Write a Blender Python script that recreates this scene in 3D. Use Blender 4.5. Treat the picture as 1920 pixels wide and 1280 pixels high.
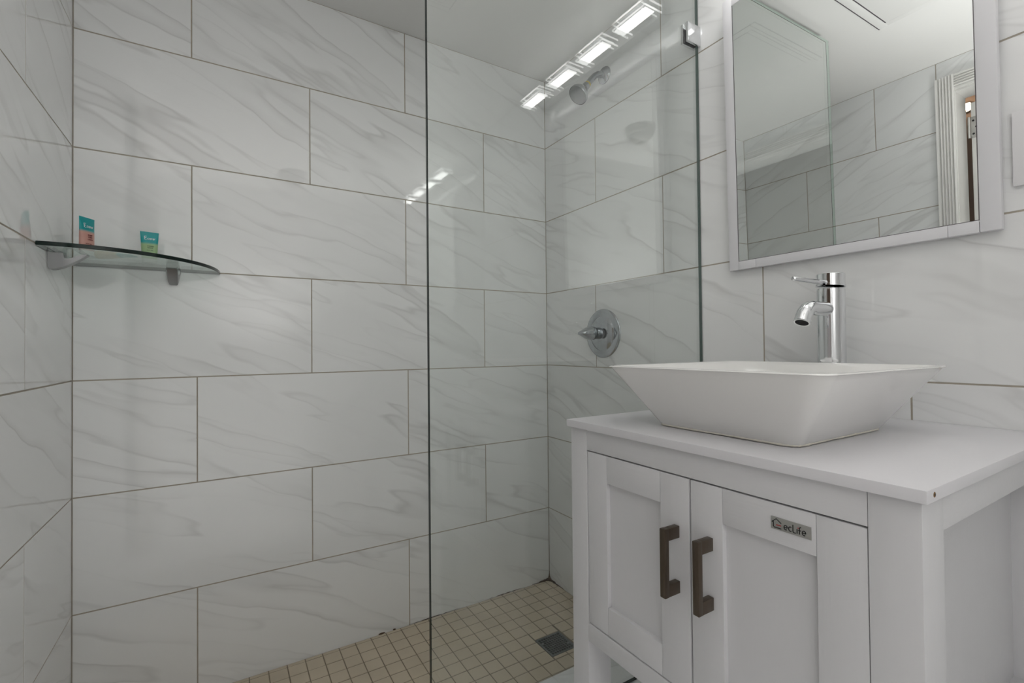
import bpy, bmesh, math, random
from mathutils import Vector, Matrix

random.seed(7)
sc = bpy.context.scene
for o in list(bpy.data.objects):
    bpy.data.objects.remove(o)
COL = sc.collection

# ------------------------------------------------------------------ camera
W = 1.5086                      # left wall at x=-W, vanity wall x=0, back wall y=0
F_PX, YAW, PIT, ROL = 885.0, math.radians(31.423), math.radians(.718), math.radians(-.550)
cam = bpy.data.objects.new('camera', bpy.data.cameras.new('camera'))
COL.objects.link(cam)
cam.data.sensor_width = 36.0
cam.data.lens = F_PX * 36.0 / 1920.0
cam.data.clip_start = .01
X0 = Vector((math.cos(YAW), -math.sin(YAW), 0)); F0 = Vector((math.sin(YAW), math.cos(YAW), 0)); Z0 = Vector((0, 0, 1))
Fv = F0 * math.cos(PIT) + Z0 * math.sin(PIT); U1 = -F0 * math.sin(PIT) + Z0 * math.cos(PIT)
Rv = X0 * math.cos(ROL) + U1 * math.sin(ROL); Uv = -X0 * math.sin(ROL) + U1 * math.cos(ROL)
cam.matrix_world = Matrix(((Rv.x, Uv.x, -Fv.x, -1.1739), (Rv.y, Uv.y, -Fv.y, -1.6360), (Rv.z, Uv.z, -Fv.z, .0760), (0, 0, 0, 1)))
sc.camera = cam

# ------------------------------------------------------------------ light and exposure
sc.view_settings.view_transform = 'Standard'
sc.view_settings.look = 'None'
sc.view_settings.gamma = 1.0
sc.view_settings.use_curve_mapping = False
sc.view_settings.exposure = 0.08
wd = bpy.data.worlds.new('world'); sc.world = wd; wd.use_nodes = True
wd.node_tree.nodes['Background'].inputs[0].default_value = (.75, .82, .9, 1)
wd.node_tree.nodes['Background'].inputs[1].default_value = .3


def spot(name, loc, aim, energy, deg, radius, col=(1, 1, 1), blend=1.0):
    l = bpy.data.lights.new(name, 'SPOT'); l.energy = energy; l.spot_size = math.radians(deg)
    l.spot_blend = blend; l.shadow_soft_size = radius; l.color = col
    o = bpy.data.objects.new(name, l); COL.objects.link(o); o.location = loc
    o.rotation_euler = (Vector(aim) - Vector(loc)).to_track_quat('-Z', 'Y').to_euler()
    return o


# added fill spots, bounced off the ceiling and front wall behind the camera
spot('bounce_fill', (-.95, -1.62, -.14), (-.98, -1.80, 1.2), 80, 112, .12, (1, .99, .975))
spot('bounce_fill_low', (-.78, -.97, -.72), (-1.26, -2.075, -.36), 38, 96, .14, (1, .99, .975))
# added fill light in the hall, shining through the open doorway on the left
al = bpy.data.lights.new('hall_fill', 'AREA'); al.shape = 'RECTANGLE'; al.size = .72; al.size_y = 1.15; al.energy = .5; al.color = (.97, .985, 1.0)
ao = bpy.data.objects.new('hall_fill', al); COL.objects.link(ao); ao.location = (-1.95, -1.37, -.32)
ao.rotation_euler = Vector((1, .12, .05)).to_track_quat('-Z', 'Y').to_euler()
LED = 9.5                      # radiance of the vanity lamps

# ------------------------------------------------------------------ materials
MATS = {}


def new_mat(name):
    m = bpy.data.materials.new(name); m.use_nodes = True
    MATS[name] = m
    nt = m.node_tree
    return m, nt, nt.nodes['Principled BSDF']


def plain(name, col, rough=.5, metal=0.0, spec=.5, coat=0.0, bump=None, var=None, emis=None):
    m, nt, b = new_mat(name)
    b.inputs['Base Color'].default_value = (*col, 1)
    b.inputs['Roughness'].default_value = rough
    b.inputs['Metallic'].default_value = metal
    b.inputs['Specular IOR Level'].default_value = spec
    b.inputs['Coat Weight'].default_value = coat
    b.inputs['Coat Roughness'].default_value = .04
    if emis:
        b.inputs['Emission Color'].default_value = (*emis[0], 1); b.inputs['Emission Strength'].default_value = emis[1]
    tc = nt.nodes.new('ShaderNodeTexCoord')
    if var:                       # (scale, amount): slight mottling of the colour itself
        n = nt.nodes.new('ShaderNodeTexNoise'); n.inputs['Scale'].default_value = var[0]; n.inputs['Detail'].default_value = 5
        nt.links.new(tc.outputs['Object'], n.inputs['Vector'])
        mx = nt.nodes.new('ShaderNodeMix'); mx.data_type = 'RGBA'
        a = [c * (1 - var[1]) for c in col]; c2 = [min(1, c * (1 + var[1])) for c in col]
        mx.inputs['A'].default_value = (*a, 1); mx.inputs['B'].default_value = (*c2, 1)
        nt.links.new(n.outputs['Fac'], mx.inputs['Factor']); nt.links.new(mx.outputs['Result'], b.inputs['Base Color'])
    if bump:                      # (scale, strength, stretch vector)
        mp = nt.nodes.new('ShaderNodeMapping'); mp.inputs['Scale'].default_value = bump[2] if len(bump) > 2 else (1, 1, 1)
        n = nt.nodes.new('ShaderNodeTexNoise'); n.inputs['Scale'].default_value = bump[0]; n.inputs['Detail'].default_value = 4
        bp = nt.nodes.new('ShaderNodeBump'); bp.inputs['Strength'].default_value = bump[1]; bp.inputs['Distance'].default_value = .002
        nt.links.new(tc.outputs['Object'], mp.inputs['Vector']); nt.links.new(mp.outputs['Vector'], n.inputs['Vector'])
        nt.links.new(n.outputs['Fac'], bp.inputs['Height']); nt.links.new(bp.outputs['Normal'], b.inputs['Normal'])
    return m


def math_node(nt, op, a, b=None, clamp=False):
    n = nt.nodes.new('ShaderNodeMath'); n.operation = op; n.use_clamp = clamp
    for i, v in enumerate((a, b)):
        if v is None: continue
        if isinstance(v, (int, float)): n.inputs[i].default_value = v
        else: nt.links.new(v, n.inputs[i])
    return n.outputs[0]


def ramp(nt, src, stops):
    r = nt.nodes.new('ShaderNodeValToRGB'); nt.links.new(src, r.inputs[0])
    els = r.color_ramp.elements
    while len(els) < len(stops): els.new(.5)
    for e, (p, v) in zip(els, stops):
        e.position = p; e.color = (v, v, v, 1) if isinstance(v, (int, float)) else (*v, 1)
    return r.outputs[0]


def mix_col(nt, fac, a, b):
    m = nt.nodes.new('ShaderNodeMix'); m.data_type = 'RGBA'
    if isinstance(fac, (int, float)): m.inputs['Factor'].default_value = fac
    else: nt.links.new(fac, m.inputs['Factor'])
    for k, v in (('A', a), ('B', b)):
        if isinstance(v, tuple): m.inputs[k].default_value = (*v, 1)
        else: nt.links.new(v, m.inputs[k])
    return m.outputs['Result']


def marble(name, base=(.875, .88, .88), warm=0.0, rough=.03):
    """glazed white tile with soft grey veins; UVs are metres plus a random offset per tile"""
    m, nt, b = new_mat(name)
    uv = nt.nodes.new('ShaderNodeUVMap')
    warp = nt.nodes.new('ShaderNodeTexNoise'); warp.inputs['Scale'].default_value = 3.5; warp.inputs['Detail'].default_value = 3
    nt.links.new(uv.outputs[0], warp.inputs['Vector'])
    sub = nt.nodes.new('ShaderNodeVectorMath'); sub.operation = 'SUBTRACT'; sub.inputs[1].default_value = (.5, .5, .5)
    nt.links.new(warp.outputs['Color'], sub.inputs[0])
    scl = nt.nodes.new('ShaderNodeVectorMath'); scl.operation = 'SCALE'; scl.inputs['Scale'].default_value = .075
    nt.links.new(sub.outputs[0], scl.inputs[0])
    add = nt.nodes.new('ShaderNodeVectorMath'); nt.links.new(uv.outputs[0], add.inputs[0]); nt.links.new(scl.outputs[0], add.inputs[1])

    def streak(rot, stretch, scale, detail, off):
        mp = nt.nodes.new('ShaderNodeMapping'); mp.vector_type = 'POINT'
        mp.inputs['Rotation'].default_value = (0, 0, math.radians(rot)); mp.inputs['Scale'].default_value = stretch
        mp.inputs['Location'].default_value = off
        # rotate first, then stretch
        r = nt.nodes.new('ShaderNodeVectorRotate'); r.rotation_type = 'Z_AXIS'; r.inputs['Angle'].default_value = math.radians(rot)
        mp.inputs['Rotation'].default_value = (0, 0, 0)
        nt.links.new(add.outputs[0], r.inputs['Vector']); nt.links.new(r.outputs[0], mp.inputs['Vector'])
        n = nt.nodes.new('ShaderNodeTexNoise'); n.inputs['Scale'].default_value = scale; n.inputs['Detail'].default_value = detail
        n.inputs['Roughness'].default_value = .45
        nt.links.new(mp.outputs[0], n.inputs['Vector'])
        return n.outputs['Fac']
    a = streak(24, (.60, 4.6, 1), 2.0, 2.0, (0, 0, 0))
    sharp = ramp(nt, a, [(0, 0), (.490, 0), (.510, .50), (.526, .21), (.60, .0), (1, 0)])
    c = streak(18, (.55, 4.2, 1), 2.6, 2.5, (7.3, 2.1, 0))
    thin = ramp(nt, c, [(0, 0), (.565, 0), (.583, .30), (.60, .08), (.65, 0), (1, 0)])
    soft = ramp(nt, streak(27, (1.0, 2.8, 1), 1.4, 2.0, (3.7, 9.1, 0)), [(0, .0), (.48, .0), (.66, .22), (1, .26)])
    mask = nt.nodes.new('ShaderNodeTexNoise'); mask.inputs['Scale'].default_value = 3.2; mask.inputs['Detail'].default_value = 1
    nt.links.new(uv.outputs[0], mask.inputs['Vector'])
    mk = ramp(nt, mask.outputs['Fac'], [(0, .1), (.40, .12), (.62, 1), (1, 1)])
    mk2 = ramp(nt, mask.outputs['Fac'], [(0, 1), (.36, 1), (.56, .1), (1, .05)])
    v = math_node(nt, 'MULTIPLY', sharp, mk)
    v2 = math_node(nt, 'MULTIPLY', thin, mk2)
    tot = math_node(nt, 'ADD', math_node(nt, 'ADD', v, v2), math_node(nt, 'MULTIPLY', soft, .30), clamp=True)
    col = mix_col(nt, math_node(nt, 'MULTIPLY', tot, .86), base, (.47, .465, .455))
    nt.links.new(col, b.inputs['Base Color'])
    b.inputs['Roughness'].default_value = rough
    b.inputs['Specular IOR Level'].default_value = .82
    return m


def archi_glass(name, tint):
    """clear float glass: each surface reflects by Fresnel and lets tinted light through"""
    m = bpy.data.materials.new(name); m.use_nodes = True; nt = m.node_tree; nt.nodes.clear()
    out = nt.nodes.new('ShaderNodeOutputMaterial'); mx = nt.nodes.new('ShaderNodeMixShader')
    tr = nt.nodes.new('ShaderNodeBsdfTransparent'); tr.inputs[0].default_value = (*tint, 1)
    gl = nt.nodes.new('ShaderNodeBsdfGlossy'); gl.inputs['Roughness'].default_value = 0.0; gl.inputs[0].default_value = (1, 1, 1, 1)
    fr = nt.nodes.new('ShaderNodeFresnel'); ge = nt.nodes.new('ShaderNodeNewGeometry')
    ior = math_node(nt, 'ADD', 1.5, math_node(nt, 'MULTIPLY', ge.outputs['Backfacing'], 1 / 1.5 - 1.5))
    nt.links.new(ior, fr.inputs['IOR'])
    nt.links.new(fr.outputs[0], mx.inputs[0]); nt.links.new(tr.outputs[0], mx.inputs[1]); nt.links.new(gl.outputs[0], mx.inputs[2])
    nt.links.new(mx.outputs[0], out.inputs[0])
    MATS[name] = m
    return m


M_TILE = marble('marble_tile')
M_GROUT = plain('beige_grout', (.40, .36, .30), .8, var=(40, .25))
M_CEIL = plain('ceiling_plaster', (.86, .855, .84), .75, bump=(9, .25))
M_PAINT = plain('matte_white_paint', (.84, .84, .83), .85, spec=.2, bump=(14, .15))
M_MOSAIC = plain('beige_mosaic', (.60, .515, .395), .38, var=(9, .16))
M_MGROUT = plain('brown_grout', (.25, .21, .15), .85, var=(30, .3))
M_MOULD = plain('brown_mould', (.07, .04, .022), .8, var=(90, .6))
M_GLASS = archi_glass('shower_glass', (.978, .992, .985))
M_SHELFG = archi_glass('shelf_glass', (.90, .965, .94))
M_EDGE = plain('glass_edge_green', (.004, .014, .011), .10, spec=.3)
def one_sided_edge(name, inner):
    """polished glass edge: dark green from outside, clear when looked at through the pane"""
    m = plain(name, (.004, .014, .011), .10, spec=.3); nt = m.node_tree
    ge = nt.nodes.new('ShaderNodeNewGeometry'); tr = nt.nodes.new('ShaderNodeBsdfTransparent'); tr.inputs[0].default_value = (*inner, 1)
    mx = nt.nodes.new('ShaderNodeMixShader'); nt.links.new(ge.outputs['Backfacing'], mx.inputs[0])
    nt.links.new(nt.nodes['Principled BSDF'].outputs[0], mx.inputs[1]); nt.links.new(tr.outputs[0], mx.inputs[2])
    nt.links.new(mx.outputs[0], nt.nodes['Material Output'].inputs[0])
    return m


M_EDGEW = plain('silicone_joint_green', (.045, .085, .072), .3)
M_EDGE1 = one_sided_edge('glass_free_edge', (.80, .92, .86))
M_CHROME = plain('chrome', (.74, .75, .765), .05, 1.0)
M_CHROME_OLD = plain('worn_chrome', (.44, .46, .48), .11, 1.0)
M_SATIN = plain('satin_metal', (.34, .34, .345), .33, 1.0)
M_DARK = plain('dark_recess', (.012, .012, .013), .6)
M_SEAM = plain('joint_shadow_gap', (.10, .09, .10), .8)
M_BRONZE = plain('brushed_bronze', (.125, .098, .075), .33, .85, bump=(300, .15, (1, 1, .05)))
M_VAN = plain('white_painted_wood', (.70, .695, .71), .38, var=(6, .012), bump=(160, .22, (1, 1, .06)))
M_VANR = plain('white_painted_rail', (.70, .695, .71), .38, bump=(160, .22, (1, .06, 1)))
M_TOP = plain('white_laminate', (.74, .73, .755), .30, bump=(220, .06))
M_CERAMIC = plain('white_ceramic', (.87, .86, .84), .08, coat=.6)
M_CAULK = plain('aged_caulk', (.78, .74, .66), .6, var=(60, .25))
M_FRAME = plain('white_mirror_frame', (.77, .765, .79), .35, bump=(140, .10, (1, .1, 1)))
M_MIRROR = plain('silvered_mirror', (.90, .925, .915), .0, 1.0)
M_TRIM = plain('white_gloss_paint', (.80, .79, .765), .28)
M_DETECT = plain('aged_detector_plastic', (.48, .47, .45), .45)
M_PLASTIC = plain('white_plastic', (.80, .79, .80), .35)
M_LED = plain('led_diffuser', (.9, .9, .9), .4, emis=((1, .99, .97), LED))
M_LEDEDGE = plain('lit_acrylic_edge', (.9, .9, .9), .2, emis=((1, .99, .97), LED * .5))
M_ACRYL = archi_glass('clear_acrylic', (.97, .975, .975))
M_LAMPBODY = plain('lamp_body_white', (.72, .72, .71), .3)
M_YELLOW = plain('yellow_thread_tape', (.50, .37, .015), .6, var=(220, .5))
M_GRATE = plain('dark_drain_metal', (.17, .19, .18), .35, .7, var=(60, .4))
M_HALL = plain('hall_wall_tan', (.46, .33, .25), .8)
M_WARM = plain('warm_hall_lamp', (1, .8, .6), .4, emis=((1, .80, .62), 9.0))
M_BLACK = plain('black_print', (.012, .012, .012), .5)
M_RED = plain('red_print', (.50, .02, .02), .5)
M_PLATE = plain('brushed_nameplate', (.42, .42, .40), .38, .6, bump=(500, .2, (.1, 1, 1)))
M_WHITEINK = plain('white_print', (.82, .86, .86), .5)
M_MAROON = plain('maroon_print', (.20, .03, .035), .5)
M_GREENINK = plain('dark_green_print', (.06, .13, .07), .5)
M_HINGE = plain('nickel_hinge', (.55, .54, .52), .35, .9, var=(50, .3))


def tube_mat(name, low, top=(.005, .34, .36), split=.055):
    m, nt, b = new_mat(name)
    tc = nt.nodes.new('ShaderNodeTexCoord'); sp = nt.nodes.new('ShaderNodeSeparateXYZ')
    nt.links.new(tc.outputs['Object'], sp.inputs[0])
    f = ramp(nt, math_node(nt, 'ADD', math_node(nt, 'MULTIPLY', math_node(nt, 'SUBTRACT', sp.outputs[2], split), 160), .5), [(0, 0), (1, 1)])
    nt.links.new(mix_col(nt, f, low, top), b.inputs['Base Color'])
    b.inputs['Roughness'].default_value = .32
    return m


M_PINK = tube_mat('pink_teal_tube', (.60, .32, .27), split=.0565)
M_GREEN = tube_mat('green_teal_tube', (.36, .52, .27), split=.050)
M_PEACH = tube_mat('peach_teal_tube', (.62, .47, .27), split=.058)


# ------------------------------------------------------------------ mesh helpers
class MB:
    def __init__(s): s.bm = bmesh.new(); s.mi = {}; s.mats = []

    def mat(s, m):
        if m.name not in s.mi: s.mi[m.name] = len(s.mats); s.mats.append(m)
        return s.mi[m.name]

    def box(s, lo, hi, m, bev=0.0, seg=2, mtx=None):
        idx = s.mat(m); lo = Vector(lo); hi = Vector(hi)
        t = bmesh.new()
        bmesh.ops.create_cube(t, size=1)
        for v in t.verts: v.co = Vector([(lo[i] + hi[i]) / 2 + v.co[i] * (hi[i] - lo[i]) for i in range(3)])
        if bev: bmesh.ops.bevel(t, geom=list(t.edges), offset=bev, segments=seg, profile=.6, affect='EDGES')
        s.merge(t, idx, mtx)

    def merge(s, t, idx=None, mtx=None):
        vm = {}
        for v in t.verts: vm[v] = s.bm.verts.new(mtx @ v.co if mtx else v.co)
        for f in t.faces:
            try: nf = s.bm.faces.new([vm[v] for v in f.verts])
            except ValueError: continue
            nf.material_index = idx if idx is not None else f.material_index; nf.smooth = f.smooth
        t.free()

    def loft(s, rings, m, cap0=True, cap1=True, closed=True, smooth=True):
        idx = s.mat(m); vs = [[s.bm.verts.new(p) for p in r] for r in rings]
        n = len(rings[0])
        for a, b in zip(vs, vs[1:]):
            for i in range(n if closed else n - 1):
                j = (i + 1) % n
                try: f = s.bm.faces.new((a[i], a[j], b[j], b[i])); f.material_index = idx; f.smooth = smooth
                except ValueError: pass
        if cap0: f = s.bm.faces.new(vs[0][::-1]); f.material_index = idx
        if cap1: f = s.bm.faces.new(vs[-1]); f.material_index = idx

    def lathe(s, prof, origin, axis, m, n=40, cap0=True, cap1=True, smooth=True):
        """prof: (distance along axis, radius)"""
        axis = Vector(axis).normalized(); q = axis.to_track_quat('Z', 'Y'); o = Vector(origin)
        rings = [[o + q @ Vector((r * math.cos(2 * math.pi * i / n), r * math.sin(2 * math.pi * i / n), d)) for i in range(n)] for d, r in prof]
        s.loft(rings, m, cap0, cap1, True, smooth)

    def tube(s, path, rad, m, n=20, cap0=True, cap1=True):
        pts = [Vector(p) for p in path]; rads = rad if isinstance(rad, (list, tuple)) else [rad] * len(pts)
        rings = []; up = None
        for i, p in enumerate(pts):
            d = (pts[min(i + 1, len(pts) - 1)] - pts[max(i - 1, 0)]).normalized()
            if up is None:
                up = Vector((0, 0, 1)) if abs(d.z) < .9 else Vector((1, 0, 0))
            a = d.cross(up).normalized(); b = a.cross(d).normalized(); up = b
            rings.append([p + (a * math.cos(2 * math.pi * k / n) + b * math.sin(2 * math.pi * k / n)) * rads[i] for k in range(n)])
        s.loft(rings, m, cap0, cap1)

    def prism(s, poly, axis_vec, m, bev=0.0, smooth=False):
        """poly: list of 3-D points (planar), extruded along axis_vec"""
        idx = s.mat(m); t = bmesh.new(); ax = Vector(axis_vec)
        a = [t.verts.new(Vector(p)) for p in poly]; b = [t.verts.new(Vector(p) + ax) for p in poly]
        t.faces.new(a[::-1]); t.faces.new(b); n = len(a)
        for i in range(n):
            f = t.faces.new((a[i], a[(i + 1) % n], b[(i + 1) % n], b[i])); f.smooth = smooth
        bmesh.ops.recalc_face_normals(t, faces=list(t.faces))
        if bev: bmesh.ops.bevel(t, geom=list(t.edges), offset=bev, segments=2, affect='EDGES')
        s.merge(t, idx)

    def ribbon(s, pts2, w, to3, m, depth=.0003):
        """a printed stroke: polyline of 2-D points with a width, mapped to 3-D by to3(u, v, h)"""
        idx = s.mat(m); P = [Vector((p[0], p[1])) for p in pts2]; L = []; R = []
        for i, p in enumerate(P):
            d = (P[min(i + 1, len(P) - 1)] - P[max(i - 1, 0)]).normalized(); nrm = Vector((-d.y, d.x)) * w / 2
            L.append(p + nrm); R.append(p - nrm)
        for i in range(len(P) - 1):
            q = [L[i], L[i + 1], R[i + 1], R[i]]
            top = [s.bm.verts.new(to3(v.x, v.y, depth)) for v in q]; bot = [s.bm.verts.new(to3(v.x, v.y, 0)) for v in q]
            for fv in ((top[0], top[1], top[2], top[3]), (bot[3], bot[2], bot[1], bot[0]), (top[0], bot[0], bot[1], top[1]), (top[2], bot[2], bot[3], top[3]), (top[1], bot[1], bot[2], top[2]), (top[3], bot[3], bot[0], top[0])):
                f = s.bm.faces.new(fv); f.material_index = idx

    def build(s, name, parent=None, origin=None, recalc=True, sharp=35):
        if recalc: bmesh.ops.recalc_face_normals(s.bm, faces=list(s.bm.faces))
        me = bpy.data.meshes.new(name)
        if origin is not None:
            bmesh.ops.translate(s.bm, verts=list(s.bm.verts), vec=-Vector(origin))
        s.bm.to_mesh(me); s.bm.free()
        for m in s.mats: me.materials.append(m)
        me.set_sharp_from_angle(angle=math.radians(sharp))
        o = bpy.data.objects.new(name, me); COL.objects.link(o)
        if origin is not None: o.location = origin
        if parent:
            o.parent = parent
            pl = parent.matrix_local.copy()
            par = parent
            M = Matrix.Identity(4)
            while par: M = par.matrix_basis @ M; par = par.parent
            o.location = Vector(o.location) - M.translation if origin is not None else -M.translation
        return o


def rrect(hx, hy, r, z, cx=0, cy=0, n=7):
    pts = []
    for qx, qy, a0 in ((1, 1, 0), (-1, 1, 90), (-1, -1, 180), (1, -1, 270)):
        for k in range(n):
            a = math.radians(a0 + 90 * k / (n - 1))
            pts.append(Vector((cx + qx * (hx - r) + r * math.cos(a), cy + qy * (hy - r) + r * math.sin(a), z)))
    return pts


def thing(name, label, cat, loc, group=None):
    o = bpy.data.objects.new(name, None); COL.objects.link(o); o.empty_display_size = .05
    o.location = loc; o['label'] = label; o['category'] = cat
    if group: o['group'] = group
    return o


def tag(o, label, cat, group=None):
    o['label'] = label; o['category'] = cat
    if group: o['group'] = group
    return o


def struct(o, label, cat):
    o['kind'] = 'structure'; o['label'] = label; o['category'] = cat
    return o


# ------------------------------------------------------------------ tiled surfaces
ROWS = [-.9150, -.6030, -.3027, 0.0, .3032, .6091, .9219, 1.2105]
GAP = .0034


def tiles(mb, org, ux, vx, nrm, rects, m_tile, m_grout, gap=GAP, depth=.0005, bev=.0003, jit=0.0, rnd=True):
    """tiles lying on a plane; rects are (u0, v0, u1, v1); the grout plane sits just behind"""
    it = mb.mat(m_tile); ig = mb.mat(m_grout); bm = mb.bm
    uvl = bm.loops.layers.uv.get('UVMap') or bm.loops.layers.uv.new('UVMap')
    org, ux, vx, nrm = Vector(org), Vector(ux), Vector(vx), Vector(nrm)
    P = lambda u, v, h: org + ux * u + vx * v + nrm * h
    for (u0, v0, u1, v1) in rects:
        g = gap / 2; du, dv = random.uniform(0, 40), random.uniform(0, 40)
        h = random.uniform(-jit, jit)
        ring = lambda e, hh: [bm.verts.new(P(*c, hh)) for c in ((u0 + e, v0 + e), (u1 - e, v0 + e), (u1 - e, v1 - e), (u0 + e, v1 - e))]
        a = ring(g, -depth); b = ring(g, -bev + h); c = ring(g + bev, h)
        fs = [bm.faces.new(c)]
        for i in range(4):
            j = (i + 1) % 4
            fs.append(bm.faces.new((b[i], b[j], c[j], c[i]))); fs.append(bm.faces.new((a[i], a[j], b[j], b[i])))
        for f in fs:
            f.material_index = it
            for l in f.loops:
                d = l.vert.co - org
                l[uvl].uv = (d.dot(ux) + du, d.dot(vx) + dv)
        gq = [bm.verts.new(P(*q, -depth)) for q in ((u0, v0), (u1, v0), (u1, v1), (u0, v1))]
        f = bm.faces.new(gq); f.material_index = ig


def grid_rects(u0, u1, joints, rows, holes=()):
    """brick bond: joints[k] is a list of joint positions in row k"""
    out = []
    for k in range(len(rows) - 1):
        js = [u0] + sorted(j for j in joints[k] if u0 + .004 < j < u1 - .004) + [u1]
        for a, b in zip(js, js[1:]):
            parts = [(a, rows[k], b, rows[k + 1])]
            for (h0, g0, h1, g1) in holes:
                nxt = []
                for (x0, y0, x1, y1) in parts:
                    if x1 <= h0 or x0 >= h1 or y1 <= g0 or y0 >= g1: nxt.append((x0, y0, x1, y1)); continue
                    if x0 < h0: nxt.append((x0, y0, h0, y1))
                    if x1 > h1: nxt.append((h1, y0, x1, y1))
                    if y1 > g1: nxt.append((max(x0, h0), g1, min(x1, h1), y1))
                    if y0 < g0: nxt.append((max(x0, h0), y0, min(x1, h1), g0))
                parts = nxt
            out += parts
    return [r for r in out if r[2] - r[0] > .006 and r[3] - r[1] > .006]


FRONT = -2.075; FLOOR = -.93; CEIL = 1.2105; SFLOOR = -.905; GY = -.7655
ZR = [FLOOR] + ROWS[1:]

# back wall (u runs along +x from the left corner)
mb = MB()
JB = [[-1.239, -.611], [-.9313, -.2998], [-1.239, -.611], [-.9313, -.2998], [-1.2517, -.6161], [-.9344, -.2982], [-1.2517, -.6161]]
tiles(mb, (0, 0, 0), (1, 0, 0), (0, 0, 1), (0, -1, 0), grid_rects(-W, 0, JB, ZR), M_TILE, M_GROUT)
wall_back = mb
mb.box((-W - .12, .0016, -1.0), (.12, .10, 1.30), M_GROUT)
struct(mb.build('wall_back', recalc=False), 'white marble-look tiled shower wall facing the camera', 'wall')

# vanity wall, x = 0 (u runs along -y)
mb = MB()
A = [.3106, .945, 1.58]; B = [.628, 1.262, 1.90]
tiles(mb, (0, 0, 0), (0, -1, 0), (0, 0, 1), (-1, 0, 0), grid_rects(0, -FRONT, [B, A, [.628, 1.245, 1.88], A, B, [.3171, .95, 1.585], B], ZR), M_TILE, M_GROUT)
mb.box((.0016, FRONT - .1, -1.0), (.12, .10, 1.30), M_GROUT)
struct(mb.build('wall_right', recalc=False), 'white marble-look tiled wall behind the vanity and shower fittings', 'wall')

# left wall, x = -W, with the doorway (u runs along +y from the front)
DY0, DY1, DZ = -1.705, -.9335, 1.068
mb = MB()
C1 = [-.34 + .0, -.972, -1.60]; C2 = [-.650, -1.284, -1.918]
rects = grid_rects(FRONT, 0, [C2, C1, C2, C1, C2, C1, C2], ZR, [(DY0 - .071, -2, -.8745, 1.1385)])
tiles(mb, (-W, 0, 0), (0, 1, 0), (0, 0, 1), (1, 0, 0), rects, M_TILE, M_GROUT)
mb.box((-W - .11, DY1, -1.0), (-W - .0016, .10, 1.30), M_GROUT)
mb.box((-W - .11, FRONT - .1, -1.0), (-W - .0016, DY0, 1.30), M_GROUT)
mb.box((-W - .11, DY0, DZ), (-W - .0016, DY1, 1.30), M_GROUT)
struct(mb.build('wall_left', recalc=False), 'glossy marble-look tiled wall on the left holding the corner shelf', 'wall')

mb = MB()
mb.box((-W - .11, FRONT - .1, -1.0), (.12, FRONT, 1.30), M_PAINT)
struct(mb.build('wall_front'), 'matte white painted wall behind the camera', 'wall')

mb = MB()
mb.box((-W - .11, FRONT - .1, CEIL), (.12, .10, CEIL + .09), M_CEIL)
struct(mb.build('ceiling'), 'plain off-white plaster ceiling', 'ceiling')

# floors
mb = MB()
us = [-W + .298 * i for i in range(7)]; vs = [-.83 - .30 * i for i in range(6)]
tiles(mb, (0, 0, FLOOR), (1, 0, 0), (0, 1, 0), (0, 0, 1),
      [(a, max(d, FRONT), min(b, 0), c) for a, b in zip(us, us[1:]) for c, d in zip(vs, vs[1:]) if a < -.01 and c > FRONT + .01], M_TILE, M_GROUT)
mb.box((-W - .11, FRONT - .1, FLOOR - .08), (.12, .10, FLOOR - .0016), M_GROUT)
struct(mb.build('floor', recalc=False), 'tiled bathroom floor under the vanity', 'floor')

T = .0515
mb = MB()
CUIN, CUOUT, CUTOP = -.640, -.828, -.770
us = sorted([-.5435 + T * k for k in range(-18, 11)] + [-W, 0.0]); vs = sorted([-.2205 + T * k for k in range(-8, 5)] + [0.0, CUIN])
us = [u for u in us if -W <= u <= 0]; vs = [v for v in vs if CUIN <= v <= 0]
DRX0, DRX1, DRY0, DRY1 = -.287, -.187, -.411, -.311
rr = []
for a, b in zip(us, us[1:]):
    for c, d in zip(vs, vs[1:]):
        rr += grid_rects(a, b, [[]], [c, d], [(DRX0, DRY0, DRX1, DRY1)])
tiles(mb, (0, 0, SFLOOR), (1, 0, 0), (0, 1, 0), (0, 0, 1), rr, M_MOSAIC, M_MGROUT, gap=.0030, depth=.0012, bev=.0009, jit=.0004)
mb.box((-W, CUIN, FLOOR), (0, 0, SFLOOR - .004), M_MGROUT)
struct(mb.build('floor_shower', recalc=False), 'shower floor of small square beige mosaic tiles', 'floor')

mb = MB()
tiles(mb, (0, 0, CUTOP), (1, 0, 0), (0, 1, 0), (0, 0, 1), [(a, CUOUT, b, CUIN) for a, b in ((-W, -1.18), (-1.18, -.57), (-.57, 0))], M_TILE, M_GROUT)
tiles(mb, (0, CUIN, 0), (-1, 0, 0), (0, 0, 1), (0, 1, 0), [(a, FLOOR, b, CUTOP) for a, b in ((0, .57), (.57, 1.18), (1.18, W))], M_TILE, M_GROUT)
tiles(mb, (0, CUOUT, 0), (1, 0, 0), (0, 0, 1), (0, -1, 0), [(a, FLOOR, b, CUTOP) for a, b in ((-W, -1.18), (-1.18, -.57), (-.57, 0))], M_TILE, M_GROUT)
mb.box((-W, CUOUT + .0016, FLOOR), (0, CUIN - .0016, CUTOP - .0016), M_GROUT)
struct(mb.build('trim_1', recalc=False), 'tiled shower curb under the glass screen', 'curb')

# mould in the shower corner: brown deposits of their own shape along the caulk
mb = MB()


def blob(path, rad):
    mb.tube(path, rad, M_MOULD, n=8)


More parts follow.
